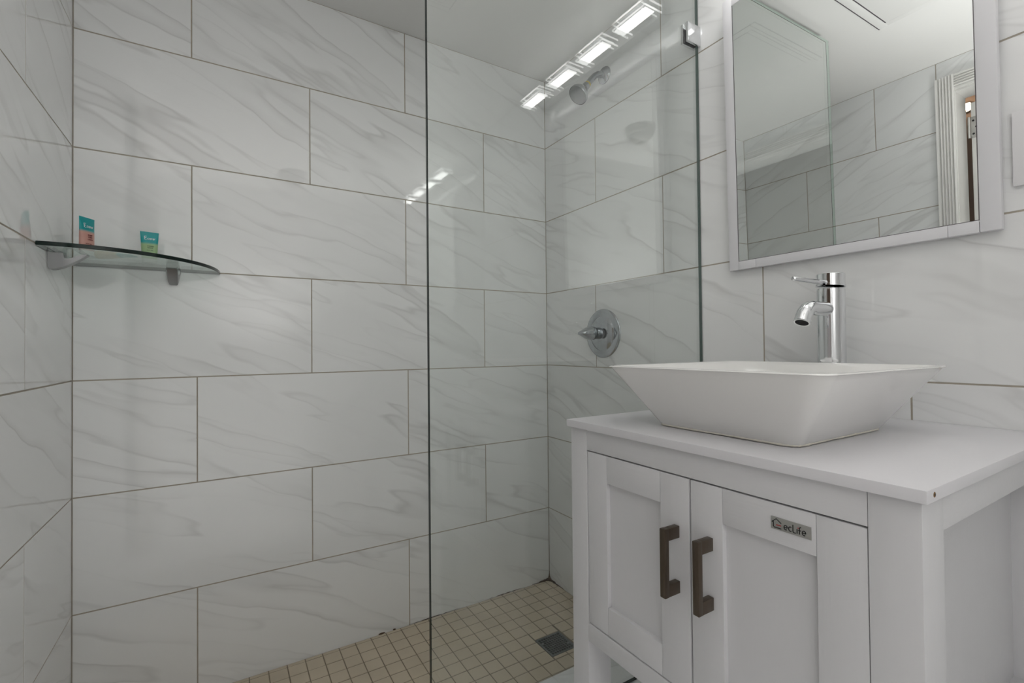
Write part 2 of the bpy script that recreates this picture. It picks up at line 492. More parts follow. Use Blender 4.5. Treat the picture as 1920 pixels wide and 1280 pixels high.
rnd = random.Random(3)
for axis, length in (((-1, 0, 0), .085), ((0, -1, 0), .10), ((0, 0, 1), .035)):
    ax = Vector(axis); p = Vector((-.002, -.002, SFLOOR + .001)); pts = []; rads = []
    for i in range(15):
        t = i / 14
        pts.append(p + ax * length * t + Vector([rnd.uniform(-.0012, .0012) * (abs(c) < .5) for c in axis]))
        rads.append(max(.0009, .0095 * (1 - t) ** 1.6 * rnd.uniform(.6, 1.25)))
    blob(pts, rads)
for x0, x1 in ((-.30, -.12), (-.62, -.40)):
    n = 18
    blob([(x0 + (x1 - x0) * i / n, -.001, SFLOOR + .0012) for i in range(n + 1)], [(.0003 + .0013 * rnd.random()) * math.sin(math.pi * (i + .3) / (n + .6)) for i in range(n + 1)])
for x0, w in ((-.722, .022), (-.672, .010)):
    blob([(x0 + w * i / 6, -.001, SFLOOR + .0015) for i in range(7)], [.0012, .002, .003, .0032, .0026, .002, .001])
tag(mb.build('mould_stain'), 'dark brown mould along the caulk in the far shower floor corner', 'stain')

# doorway: jamb, fluted casing, door, hall beyond
mb = MB()
XJ0, XJ1 = -W - .112, -W + .004
mb.box((XJ0, DY1 - .004, FLOOR), (XJ1, DY1 + .010, DZ), M_TRIM, .0015)
mb.box((XJ0, DY0 - .010, FLOOR), (XJ1, DY0 + .004, DZ), M_TRIM, .0015)
mb.box((XJ0, DY0, DZ - .006), (XJ1, DY1, DZ + .010), M_TRIM, .0015)


def fluted(length, width, n=5):
    """profile across a fluted casing: list of (offset, height)"""
    pr = [(0, 0), (0, .015)]
    m = .006; w = (width - 2 * m) / n
    for i in range(n):
        for k in range(1, 6):
            t = k / 6
            pr.append((m + w * (i + .08 + .84 * t), .017 - .0065 * math.sin(math.pi * t)))
        pr.append((m + w * (i + .985), .018)); pr.append((m + w * (i + 1.015), .018))
    pr += [(width, .015), (width, 0)]
    return pr


for y0, sgn in ((-.873, -1), (DY0 - .072, 1)):
    wd_ = .062
    poly = [(-W + h, y0 + sgn * o, FLOOR) for o, h in fluted(1, wd_)]
    mb.prism(poly, (0, 0, 1.137 - FLOOR), M_TRIM)
poly = [(-W + h, -.935, 1.073 + o) for o, h in fluted(1, .062)]
mb.prism(poly, (0, DY0 - .072 + .062 + .935, 0), M_TRIM)
struct(mb.build('trim_2'), 'white fluted door casing and jamb seen in the mirror', 'door casing')

d1 = bpy.data.objects.new('door_1', None); COL.objects.link(d1); d1.location = (-1.625, -.972, FLOOR)
struct(d1, 'white door swung open into the hall, seen in the mirror', 'door')
mb = MB(); mb.box((-2.38, -.986, FLOOR + .01), (-1.628, -.9505, DZ - .030), M_TRIM, .002)
mb.build('door_leaf', d1)
for hz in (.932, .05, -.75):
    mb = MB()
    mb.box((-1.6278, -.984, hz - .045), (-1.6258, -.949, hz + .045), M_HINGE, .0006)
    mb.tube([(-1.622, -.945, hz - .045), (-1.622, -.945, hz + .045)], .0045, M_HINGE, n=14)
    for zz in (-.028, 0, .028):
        mb.lathe([(0, .0042), (.0010, .0036)], (-1.6258, -.958 - (.009 if zz == 0 else 0), hz + zz), (1, 0, 0), M_DARK, n=12)
    mb.build('hinge', d1)

mb = MB(); mb.box((-3.25, -3.0, FLOOR), (-3.15, .6, 1.72), M_HALL)
mb.box((-3.25, .5, FLOOR), (-W - .11, .6, 1.72), M_HALL)
mb.box((-3.25, -3.1, FLOOR), (-W - .11, -3.0, 1.72), M_HALL)
mb.box((-W - .114, FRONT - .1, FLOOR), (-W - .1105, DY0 - .012, 1.72), M_HALL)
struct(mb.build('wall_hall'), 'tan hall wall glimpsed through the door gap', 'wall')
mb = MB(); mb.box((-3.25, -3.1, FLOOR - .08), (-W - .11, .6, FLOOR), M_HALL)
struct(mb.build('floor_hall'), 'hall floor beyond the doorway', 'floor')
mb = MB(); mb.box((-3.25, -3.1, 1.62), (-W - .11, .6, 1.72), M_CEIL)
struct(mb.build('ceiling_hall'), 'hall ceiling beyond the doorway', 'ceiling')
hl = thing('hall_lamp', 'small glowing lamp in the hall glimpsed beside the door hinge', 'lamp', (-3.15, -.56, 1.50))
mb = MB(); mb.lathe([(0, .030), (.015, .030)], (-3.15, -.56, 1.515), (1, 0, 0), M_HINGE, n=24); mb.build('backplate', hl)
mb = MB(); mb.box((-3.135, -.585, 1.500), (-3.095, -.535, 1.530), M_WARM, .004); mb.build('lamp_shade', hl)

# ------------------------------------------------------------------ ceiling things
hatch = thing('ceiling_hatch', 'flat white access hatch with a narrow frame in the ceiling', 'hatch', (-.76, -1.10, CEIL))
HX0, HX1, HY0, HY1 = -.995, -.527, -1.33, -.866
mb = MB(); fw_ = .027; z0, z1 = CEIL - .0012, CEIL - .0002
for lo, hi in (((HX0, HY1 - fw_), (HX1, HY1)), ((HX0, HY0), (HX1, HY0 + fw_)), ((HX0, HY0 + fw_), (HX0 + fw_, HY1 - fw_)), ((HX1 - fw_, HY0 + fw_), (HX1, HY1 - fw_))):
    mb.box((*lo, z0), (*hi, z1), M_CEIL, .0008)
mb.build('hatch_frame', hatch)
mb = MB(); g = .0035
mb.box((HX0 + fw_ + .0002, HY0 + fw_ + g, CEIL - .0012), (HX1 - fw_ - g, HY1 - fw_ - g, CEIL - .0002), M_CEIL, .0008)
mb.build('hatch_panel', hatch)
mb = MB()  # flush dark strips, coloured like the shade inside the hatch gaps
for lo, hi in (((HX0 - .003, HY1), (HX1 + .003, HY1 + .003)), ((HX0 - .003, HY0 - .003), (HX1 + .003, HY0)), ((HX1, HY0 + .1), (HX1 + .003, HY1)), ((HX1, HY0), (HX1 + .003, HY1)),
               ((HX1 - fw_ - g, HY0 + fw_), (HX1 - fw_, HY1 - fw_)), ((HX0 + fw_, HY0 + fw_), (HX1 - fw_, HY0 + fw_ + g)), ((HX0 + fw_, HY1 - fw_ - g), (HX1 - fw_, HY1 - fw_))):
    mb.box((*lo, CEIL - .0014), (*hi, CEIL - .0001), M_SEAM)
mb.build('hatch_gap_shade', hatch)['label'] = 'dark strips standing for the shade in the gap around the hatch panel'

SX, SY = -.80, -1.665
sd = thing('smoke_detector', 'round white smoke detector on the ceiling, seen reflected in the glass', 'smoke detector', (SX, SY, CEIL))
mb = MB(); mb.lathe([(0, .076), (.008, .078), (.036, .075), (.042, .066)], (SX, SY, CEIL - .0001), (0, 0, -1), M_DETECT, n=48); mb.build('base', sd)
mb = MB(); mb.lathe([(.042, .058), (.045, .062), (.060, .058), (.074, .046), (.080, .030), (.081, .0)], (SX, SY, CEIL), (0, 0, -1), M_DETECT, n=48, cap1=False); mb.build('cover', sd)
mb = MB(); mb.lathe([(.078, .018), (.090, .017), (.093, .010)], (SX, SY, CEIL), (0, 0, -1), M_DETECT, n=24); mb.build('test_button', sd)

# ------------------------------------------------------------------ glass screen
GX = -.832; GTOP = 1.176; GT = .0095
scr = thing('shower_screen', 'clear frameless glass shower screen standing on the tiled curb', 'shower screen', (GX / 2, GY + GT / 2, CUTOP))
mb = MB(); bm = mb.bm
gi = mb.mat(M_GLASS); ei = mb.mat(M_EDGE); oi = mb.mat(M_EDGE1); wi = mb.mat(M_EDGEW)
y0, y1 = GY, GY + GT; x0, x1, z0, z1 = GX, -.0015, CUTOP + .0005, GTOP; c = .0008
V = lambda *p: bm.verts.new(p)
fr = [V(x0 + c, y0, z0 + c), V(x1 - c, y0, z0 + c), V(x1 - c, y0, z1 - c), V(x0 + c, y0, z1 - c)]
bk = [V(x0 + c, y1, z0 + c), V(x1 - c, y1, z0 + c), V(x1 - c, y1, z1 - c), V(x0 + c, y1, z1 - c)]
f2 = [V(x0, y0 + c, z0), V(x1, y0 + c, z0), V(x1, y0 + c, z1), V(x0, y0 + c, z1)]
b2 = [V(x0, y1 - c, z0), V(x1, y1 - c, z0), V(x1, y1 - c, z1), V(x0, y1 - c, z1)]
for vs_, mi in ((fr, gi), (bk[::-1], gi)):
    f = bm.faces.new(vs_); f.material_index = mi
for i in range(4):
    j = (i + 1) % 4
    for n_, q in enumerate(((fr[j], fr[i], f2[i], f2[j]), (f2[j], f2[i], b2[i], b2[j]), (b2[j], b2[i], bk[i], bk[j]))):
        f = bm.faces.new(q); f.material_index = oi if n_ == 1 and i in (2, 3) else (wi if i == 1 else ei)
mb.build('glass_pane', scr)
mb = MB()
mb.box((-.0555, GY - .0075, .9365), (-.0004, GY - .0003, .9925), M_CHROME, .0012)
mb.box((-.0555, GY + GT + .0003, .9365), (-.0004, GY + GT + .0075, .9925), M_CHROME, .0012)
mb.box((-.010, GY - .0003, .9365), (-.0004, GY + GT + .0003, .9925), M_CHROME)
mb.build('wall_clamp', scr)['label'] = 'square chrome clamp holding the glass to the wall'
mb = MB()
mb.box((-.0553, GY - .0003, .9375), (-.0100, GY, .9915), M_DARK)
mb.build('gasket', scr)

# ------------------------------------------------------------------ shower fittings
sh = thing('shower_fixture', 'chrome shower head on a short arm from the right shower wall', 'shower head', (0, -.372, 1.05))
c0 = Vector((0, -.374, 1.052))
mb = MB(); mb.lathe([(.0005, .030), (.004, .030), (.009, .026), (.013, .014)], c0, (-1, 0, 0), M_CHROME_OLD, n=40); mb.build('flange', sh)
mb = MB()
path = [c0, c0 + Vector((-.015, .001, .0)), c0 + Vector((-.030, .003, -.003)), c0 + Vector((-.045, .005, -.013)), c0 + Vector((-.060, .007, -.030)), c0 + Vector((-.074, .009, -.048))]
mb.tube(path, .0108, M_CHROME_OLD, n=24); mb.build('arm', sh)
d = (Vector((-.118, -.362, .953)) - Vector((-.074, -.365, 1.004))).normalized(); p0 = Vector((-.073, -.3655, 1.0045))
mb = MB(); mb.lathe([(-.001, .0115), (.004, .0122), (.009, .0115)], p0, d, M_YELLOW, n=24); mb.build('thread_tape', sh)
mb = MB(); mb.lathe([(.007, .013), (.018, .0135), (.024, .013), (.034, .020), (.046, .029), (.056, .0345), (.064, .0355), (.068, .0345)], p0, d, M_CHROME_OLD, n=44, cap1=False)
mb.build('head', sh)
mb = MB(); mb.lathe([(.062, .0335), (.0665, .0335), (.068, .031), (.0685, .0)], p0, d, plain('grey_spray_face', (.20, .21, .215), .35, .3), n=44, cap1=False)
mb.build('spray_face', sh)['label'] = 'grey spray face'

VY, VZ = -.350, .1235
va = thing('shower_valve', 'round chrome shower valve trim with a pointed lever knob', 'shower valve', (0, VY, VZ))
mb = MB(); mb.lathe([(.0004, .088), (.003, .088), (.006, .0855), (.0075, .080), (.0075, .063), (.009, .0615), (.016, .050), (.021, .034), (.022, .0)], (0, VY, VZ), (-1, 0, 0), M_CHROME_OLD, n=64, cap1=False)
mb.build('escutcheon', va)
mb = MB(); mb.lathe([(.020, .021), (.046, .020), (.047, .016)], (0, VY, VZ), (-1, 0, 0), M_CHROME_OLD, n=36)
mb.lathe([(.046, .0225), (.052, .0225)], (0, VY, VZ), (-1, 0, 0), M_DARK, n=36)
mb.build('sleeve', va)
mb = MB()
rings = []
for t, hy, hz in ((.052, .024, .024), (.060, .0245, .0245), (.072, .024, .0225), (.082, .0235, .018), (.092, .022, .012), (.101, .019, .008), (.106, .014, .005)):
    ring = []
    for k in range(32):
        a = 2 * math.pi * k / 32; ca, sa = math.cos(a), math.sin(a)
        ring.append(Vector((-t, VY + hy * math.copysign(abs(ca) ** .8, ca), VZ + hz * math.copysign(abs(sa) ** .8, sa))))
    rings.append(ring)
mb.loft(rings, M_CHROME_OLD)
mb.box((-.098, VY - .026, VZ - .0052), (-.054, VY + .026, VZ + .0052), M_CHROME_OLD, .003)
mb.build('handle', va)

# ------------------------------------------------------------------ drain
dr = thing('floor_drain', 'square dark metal drain grate in the beige mosaic shower floor', 'drain', ((DRX0 + DRX1) / 2, (DRY0 + DRY1) / 2, SFLOOR))
mb = MB(); e = .007; gx0, gx1, gy0, gy1 = DRX0 + .001, DRX1 - .001, DRY0 + .001, DRY1 - .001
zt, zb = SFLOOR - .0005, SFLOOR - .0030
for lo, hi in (((gx0, gy0), (gx1, gy0 + e)), ((gx0, gy1 - e), (gx1, gy1)), ((gx0, gy0 + e), (gx0 + e, gy1 - e)), ((gx1 - e, gy0 + e), (gx1, gy1 - e))):
    mb.box((*lo, zb), (*hi, zt), M_GRATE)
n = 9
for i in range(1, n):
    x = gx0 + e + (gx1 - gx0 - 2 * e) * i / n; y = gy0 + e + (gy1 - gy0 - 2 * e) * i / n
    mb.box((x - .0013, gy0 + e, zb), (x + .0013, gy1 - e, zt), M_GRATE)
    mb.box((gx0 + e, y - .0013, zb), (gx1 - e, y + .0013, zt), M_GRATE)
mb.build('grate', dr)
mb = MB(); mb.box((gx0, gy0, SFLOOR - .0039), (gx1, gy1, SFLOOR - .0032), M_DARK); mb.build('drain_well', dr)
for sx, sy in ((gx0 + .012, (gy0 + gy1) / 2 + .02), (gx1 - .012, (gy0 + gy1) / 2 - .02)):
    mb = MB(); mb.lathe([(-.0005, .0045), (.0008, .0035)], (sx, sy, SFLOOR - .0005), (0, 0, 1), M_CHROME_OLD, n=14); mb.build('screw', dr)

# ------------------------------------------------------------------ corner shelf and its tubes
SZ0, SZ1 = .2990, .3080
sf = thing('corner_shelf', 'quarter-round glass shelf with dark green edge in the left shower corner', 'shelf', (-W, 0, SZ0))
mb = MB(); bm = mb.bm; gi = mb.mat(M_SHELFG); ei = mb.mat(M_EDGE)
R = []
for i in range(49):
    t = i / 48; a = math.radians(90 * t)
    r = .2850 + .040 * t ** 1.3 + .010 * math.sin(math.pi * t)
    R.append((-W + .0012 + r * math.sin(a), -.0012 - r * math.cos(a)))
out = R + [(-W + .0012, -.0012)]
c = .0010
cxy = Vector((-W + .09, -.09))
inn = [tuple(Vector(p) + (cxy - Vector(p)).normalized() * c) for p in out]
L = lambda pts, z: [bm.verts.new((p[0], p[1], z)) for p in pts]
tp, t2, b2_, bt = L(inn, SZ1), L(out, SZ1 - c), L(out, SZ0 + c), L(inn, SZ0)
f = bm.faces.new(tp); f.material_index = gi
f = bm.faces.new(bt[::-1]); f.material_index = gi
n = len(out)
for i in range(n):
    j = (i + 1) % n
    for A_, B_ in ((tp, t2), (t2, b2_), (b2_, bt)):
        f = bm.faces.new((A_[i], A_[j], B_[j], B_[i])); f.material_index = ei; f.smooth = True
mb.build('glass_shelf', sf)


def bracket(origin, out_v, side_v):
    """a hooked clamp: a wall body with a slot for the glass and a tongue sweeping up under it"""
    o = Vector(origin); ov = Vector(out_v); sv = Vector(side_v)
    prof = [(.0, .0455), (.0, .005), (.004, .0005), (.012, .0015), (.024, .0065), (.036, .0135), (.050, .0235), (.060, .0320), (.068, .0387), (.058, .0387), (.048, .0335), (.040, .0280), (.032, .0258), (.0275, .0270), (.0265, .0387), (.003, .0387), (.003, .0455)]
    mb = MB(); idx = mb.mat(M_SATIN); bm = mb.bm
    hw = [.0085 + .0085 * max(0, min(1, (h) / .04)) ** .7 for _, h in prof]
    hw = [w * (1 - .35 * max(0, dd - .03) / .04) for w, (dd, _) in zip(hw, prof)]
    a = [bm.verts.new(o + ov * dd + sv * w + Vector((0, 0, h))) for (dd, h), w in zip(prof, hw)]
    b = [bm.verts.new(o + ov * dd - sv * w + Vector((0, 0, h))) for (dd, h), w in zip(prof, hw)]
    bm.faces.new(a); bm.faces.new(b[::-1]); n = len(a)
    for i in range(n): bm.faces.new((a[i], b[i], b[(i + 1) % n], a[(i + 1) % n]))
    bmesh.ops.recalc_face_normals(bm, faces=list(bm.faces))
    bmesh.ops.bevel(bm, geom=[e for e in bm.edges], offset=.0012, segments=2, affect='EDGES', clamp_overlap=True)
    bmesh.ops.triangulate(bm, faces=[f for f in bm.faces if len(f.verts) > 4])
    return mb.build('bracket', sf)


bracket((-W + .0004, -.192, SZ0 - .0392), (1, 0, 0), (0, 1, 0))
bracket((-1.294, -.0004, SZ0 - .0392), (0, -1, 0), (1, 0, 0))


def tube_thing(label, mat, capmat, ink, w_top, w_bot, d_bot, h, words):
    """squeeze tube standing on its flip cap, crimped at the top; built at the origin facing -y"""
    t = thing('shampoo_tube', label, 'toiletry tube', (0, 0, 0), 'toiletry tubes on the corner shelf')
    mb = MB(); ch = .010
    rings = []
    N = 32
    for i in range(13):
        s = i / 12; z = ch + (h - ch) * s
        hw = (w_bot + (w_top - w_bot) * s ** 1.2) / 2; hd = max(.0009, d_bot / 2 * (1 - s ** 1.7))
        if s > .9: hd = .0010
        rings.append([Vector((hw * math.cos(2 * math.pi * k / N), hd * math.sin(2 * math.pi * k / N), z)) for k in range(N)])
    mb.loft(rings, mat); mb.build('tube_body', t)
    mb = MB()
    mb.loft([[Vector((w_bot * .47 * f * math.cos(2 * math.pi * k / N), d_bot * .47 * f * math.sin(2 * math.pi * k / N), z)) for k in range(N)] for z, f in ((0, .95), (.001, 1), (ch - .0005, 1), (ch, .9))], capmat)
    mb.build('cap', t)
    mb = MB()
    hd_at = lambda z: max(.0009, d_bot / 2 * (1 - ((z - ch) / (h - ch)) ** 1.7)) + .0004

    def to3(u, v, hgt):
        hw = w_bot / 2 + .001
        return Vector((u, -hd_at(v) * math.sqrt(max(.05, 1 - (u / hw) ** 2)) - hgt, v))
    for text, cx, z, size, m in words:
        write(mb, text, cx, z, size, to3, m)
    mb.build('lettering', t)
    return t


# stroke letters (unit height 1, baseline 0)
def arc(cx, cy, rx, ry, a0, a1, n=10):
    return [(cx + rx * math.cos(math.radians(a0 + (a1 - a0) * i / n)), cy + ry * math.sin(math.radians(a0 + (a1 - a0) * i / n))) for i in range(n + 1)]


GLY = {
    'E': (.62, [[(.55, 1), (.08, 1), (.08, 0), (.55, 0)], [(.08, .52), (.48, .52)]]),
    'e': (.62, [[(.08, .32), (.52, .32)] + arc(.30, .32, .22, .30, 0, 310)]),
    'c': (.56, [arc(.30, .32, .22, .30, 50, 310)]),
    'o': (.62, [arc(.30, .32, .22, .30, 0, 360, 14)]),
    'r': (.42, [[(.08, 0), (.08, .62)], arc(.26, .40, .18, .21, 180, 60, 6)]),
    'L': (.52, [[(.08, 1), (.08, .18)] + arc(.24, .18, .16, .18, 180, 270, 5) + [(.46, 0)]]),
    'i': (.22, [[(.10, 0), (.10, .60)]]),
    'f': (.46, [arc(.34, .72, .16, .22, 70, 180, 6) + [(.18, 0)], [(.02, .50), (.40, .50)]]),
    'v': (.5, [[(.04, .62), (.24, 0), (.46, .62)]]),
    '~': (.6, [[(.05, .25), (.2, .12), (.55, .75)]]),
    '-': (.5, [[(.02, .3), (.48, .3)]]),
}


def write(mb, text, x, z, size, to3, m, weight=.14):
    for ch in text:
        if ch == ' ': x += size * .35; continue
        adv, strokes = GLY[ch]
        for st in strokes:
            mb.ribbon([(x + px * size, z + py * size) for px, py in st], size * weight, to3, m)
        x += adv * size


t1 = tube_thing('pink toiletry tube with teal top standing above the left end of the shelf', M_PINK, M_TRIM, M_MAROON, .0415, .036, .020, .090,
                [('E', -.0115, .0655, .0095, M_WHITEINK), ('core', -.0050, .0655, .0072, M_WHITEINK), ('~', .0088, .0655, .0072, M_WHITEINK),
                 ('eoer', -.0050, .0455, .0055, M_MAROON), ('core', -.0050, .0405, .0050, M_MAROON), ('ceorci', -.0065, .0350, .0045, M_MAROON),
                 ('ocre veo', -.0115, .0250, .0032, M_MAROON), ('oeri coe', -.0115, .0205, .0032, M_MAROON)])
t1.location = (-1.4552, -.134, SZ1 + .0003); t1.rotation_euler = (0, 0, math.radians(58 - 0))
t2_ = tube_thing('green toiletry tube with teal top standing in the middle of the shelf', M_GREEN, M_TRIM, M_GREENINK, .040, .033, .022, .081,
                 [('E', -.0115, .0600, .0090, M_WHITEINK), ('core', -.0052, .0600, .0068, M_WHITEINK), ('~', .0078, .0600, .0068, M_WHITEINK),
                  ('cooeri', -.0055, .0410, .0046, M_GREENINK), ('reoce', -.0055, .0365, .0042, M_GREENINK), ('oceri veo', -.0070, .0305, .0030, M_GREENINK)])
t2_.location = (-1.3405, -.078, SZ1 + .0003); t2_.rotation_euler = (0, 0, math.radians(13))
t3 = tube_thing('peach and teal toiletry tube lying flat on the glass shelf', M_PEACH, M_TRIM, M_MAROON, .040, .034, .020, .088,
                [('E', -.0115, .066, .0090, M_WHITEINK), ('core', -.0052, .066, .0068, M_WHITEINK)])
t3.location = (-1.452, -.083, SZ1 + .0106); t3.rotation_euler = Matrix.Rotation(math.radians(90 - 12), 4, 'Z').to_euler()
t3.rotation_euler = (Matrix.Rotation(math.radians(-18), 4, 'Z') @ Matrix.Rotation(math.radians(90), 4, 'Y') @ Matrix.Rotation(math.radians(90), 4, 'Z')).to_euler()

# ------------------------------------------------------------------ vanity
XF = -.548; VY0, VY1 = -.8477, -1.4346; ZT = -.0763; ZB = -.0907
vn = thing('vanity_cabinet', 'white two-door vanity cabinet with bronze handles under the vessel sink', 'vanity', (-.275, (VY0 + VY1) / 2, FLOOR))
mb = MB(); mb.box((-.5560, -1.4416, ZB), (-.0012, -.8425, ZT), M_TOP, .0012); mb.build('countertop', vn)
mb = MB(); mb.lathe([(0, .0030), (.0004, .0026)], (-.5365, -1.4416, -.0830), (0, -1, 0), plain('rust_spot', (.22, .13, .06), .8), n=14)
mb.lathe([(.0003, .0013), (.0006, .0012)], (-.5362, -1.4416, -.0832), (0, -1, 0), M_DARK, n=12)
mb.build('screw_hole', vn)['label'] = 'rusty screw hole in the edge of the countertop'
PW, PD = .0485, .059
for ya, yb in ((VY0 - PW, VY0), (VY1, VY1 + PW + .001)):
    for xa, xb in ((XF, XF + PD), (-.050, -.0015)):
        mb = MB(); mb.box((xa, ya, FLOOR + .0005), (xb, yb, ZB - .0006), M_VAN, .0012); mb.build('leg', vn)
YA, YB = VY0 - PW, VY1 + PW + .001          # inner edges of the front posts
mb = MB()
mb.box((XF + .0004, YB + .0005, -.1325), (XF + .022, YA - .0005, ZB - .0006), M_VANR, .0008); mb.build('front_rail', vn)
mb = MB(); mb.box((XF - .001, YB + .0005, -.5145), (XF + .035, YA - .0005, -.4792), M_VANR, .002); mb.build('front_rail', vn)
for ys, nm in ((1, 'a'), (-1, 'b')):
    yo = VY0 if ys == 1 else VY1
    mb = MB()
    mb.box((XF + PD, min(yo - ys * .020, yo - ys * .001), -.1335), (-.050, max(yo - ys * .020, yo - ys * .001), ZB - .0006), M_VANR, .0008); mb.build('side_rail', vn)
    mb = MB()
    mb.box((XF + PD, min(yo - ys * .044, yo - ys * .001), -.5145), (-.050, max(yo - ys * .044, yo - ys * .001), -.4792), M_VANR, .0008); mb.build('side_rail', vn)
    mb = MB()
    mb.box((XF + PD - .004, min(yo - ys * .054, yo - ys * .0425), -.4790), (-.0495, max(yo - ys * .054, yo - ys * .0425), ZB - .0008), M_VAN); mb.build('side_panel', vn)
mb = MB(); mb.box((XF + .037, YB + .001, -.512), (-.003, YA - .001, -.498), M_VAN); mb.build('bottom_panel', vn)
mb = MB(); mb.box((-.010, YB + .001, -.497), (-.003, YA - .001, ZB - .001), M_VAN); mb.build('back_panel', vn)


def cab_door(y_left, y_right, st_l, st_r):
    """shaker door; y_left > y_right (left in the photo is +y)"""
    zt, zb = -.1350, -.4772; xf = XF + .0010; xb = xf + .018
    g = .00035
    mb = MB()
    mb.box((xf, y_left - st_l, zb), (xb, y_left, zt), M_VAN, .0010)
    mb.box((xf, y_right, zb), (xb, y_right + st_r, zt), M_VAN, .0010)
    ya, yb = y_right + st_r + g, y_left - st_l - g
    mb.box((xf, ya, -.1872), (xb, yb, zt), M_VANR, .0010)
    mb.box((xf, ya, zb), (xb, yb, -.4240), M_VANR, .0010)
    mb.box((xf + .0085, ya - .006, zb + .02), (xb - .001, yb + .006, zt - .02), M_VAN)
    return mb.build('door', vn, origin=(xf, (y_left + y_right) / 2, (zt + zb) / 2))


def handle(parent, y0, y1, zt, zb):
    mb = MB(); xo = XF - .0345; xi = XF - .0245
    mb.box((xo, y0, zb), (xi, y1, zt), M_BRONZE, .0012)
    for a, b in ((zt - .020, zt), (zb, zb + .020)):
        mb.box((xi - .002, y0 - .0005 + .0007, a + .0004), (XF + .0008, y1 - .0003, b - .0004), M_BRONZE, .0009)
    mb.build('handle', parent)['label'] = 'square bronze bar handle'


dl = cab_door(-.9000 + .0015, -1.1412, .0545, .0575)
drr = cab_door(-1.1446, -1.3840, .0553, .0545)
handle(dl, -1.1228, -1.1122, -.2136, -.3222)
handle(drr, -1.1842, -1.1735, -.2128, -.3214)
# nameplate on the right door
PX = XF + .0010
mb = MB(); mb.box((PX - .0014, -1.3240, -.1688), (PX + .0004, -1.2733, -.1526), M_PLATE, .0006); mb.build('nameplate', drr)
to_door = lambda u, v, h: Vector((PX - .0014 - h, -1.2733 - u, -.1688 + v))
mb = MB(); k = .0162
mb.ribbon([(.0014, .0090), (.0030, .0098)], .0012, to_door, M_BLACK)
mb.ribbon([(.0016, .0092), (.0072, .0142), (.0138, .0096)], .0011, to_door, M_BLACK)
mb.ribbon([(.0034, .0100), (.0034, .0036), (.0044, .0026), (.0138, .0026)], .0011, to_door, M_BLACK)
mb.ribbon([(.0072, .0064), (.0134, .0064)], .0011, to_door, M_RED)
mb.build('nameplate_emblem', drr)['label'] = 'black house outline with a red bar'
mb = MB()
write(mb, 'ecLife', .0166, .0032, .0096, to_door, M_BLACK, .125)
mb.ribbon([(.0352, .0100), (.0352, .0112)], .0011, to_door, M_RED)
mb.build('nameplate_lettering', drr)

# ------------------------------------------------------------------ vessel sink and tap
SCX, SCY = -.318, -1.1315
sk = thing('vessel_sink', 'square white ceramic vessel sink with flared sides on the vanity top', 'sink', (SCX, SCY, ZT))
mb = MB()
bx, by, tx, ty = .1420, .1300, .2080, .2060
HB, HT = ZT + .0005, .0385
rings = []
for s in (0, .02, .06, .2, .4, .6, .78, .9, .96):
    e = s ** 1.04
    hx = bx + (tx - bx) * e; hy = by + (ty - by) * e
    sh_ = .003 * (1 - min(1, s / .03))
    rings.append(rrect(hx - sh_, hy - sh_, .022 + .004 * s, HB + (HT - .004 - HB) * s / .96, SCX, SCY))
rings.append(rrect(tx + .0006, ty + .0006, .026, HT - .0022, SCX, SCY))
rings.append(rrect(tx - .0012, ty - .0012, .026, HT - .0004, SCX, SCY))
rings.append(rrect(tx - .0045, ty - .0045, .025, HT, SCX, SCY))
rings.append(rrect(tx - .0085, ty - .0085, .024, HT - .0012, SCX, SCY))
for s in (.06, .2, .45, .7, .88):
    rings.append(rrect(tx - .0105 - (tx - .105) * s ** 1.05, ty - .0105 - (ty - .100) * s ** 1.05, .024 + .02 * s, HT - .002 - .085 * s, SCX, SCY))
rings.append(rrect(.085, .080, .045, HT - .0870, SCX, SCY)); rings.append(rrect(.05, .048, .04, HT - .0885, SCX, SCY)); rings.append(rrect(.0226, .0226, .0225, HT - .0890, SCX, SCY))
mb.loft(rings, M_CERAMIC); mb.build('bowl', sk, sharp=60)
mb = MB(); mb.lathe([(0, .0222), (.0015, .0222), (.003, .019), (.0032, 0)], (SCX, SCY, HT - .0888), (0, 0, 1), M_CHROME, n=32, cap1=False); mb.build('waste', sk)
mb = MB()
rc = random.Random(5)
base = rrect(bx - .0005, by - .0005, .022, ZT + .0032, SCX, SCY, n=9)
pts = [p for p in base]
front = [p for p in base]
ring_n = len(base)
dense = []
for i in range(ring_n):
    a, b = base[i], base[(i + 1) % ring_n]; kk = max(1, int((b - a).length / .012))
    for j in range(kk): dense.append(a.lerp(b, j / kk))
mb.tube(dense + [dense[0]], [.0017 + .0011 * rc.random() for _ in dense] + [.002], M_CAULK, n=8, cap0=False, cap1=False)
mb.build('caulk_bead', sk)['label'] = 'yellowed caulk line around the foot of the bowl'

FX, FY = -.069, -1.133
fc = thing('faucet', 'tall chrome vessel faucet with a short curved spout and thin lever behind the sink', 'faucet', (FX, FY, ZT))
mb = MB(); r = .0262
mb.lathe([(.0003, .030), (.003, .030), (.0045, .028), (.005, r), (.2685, r), (.2690, r - .0012), (.2702, r - .0012), (.2707, r)], (FX, FY, ZT), (0, 0, 1), M_CHROME, n=64)
mb.build('body', fc)
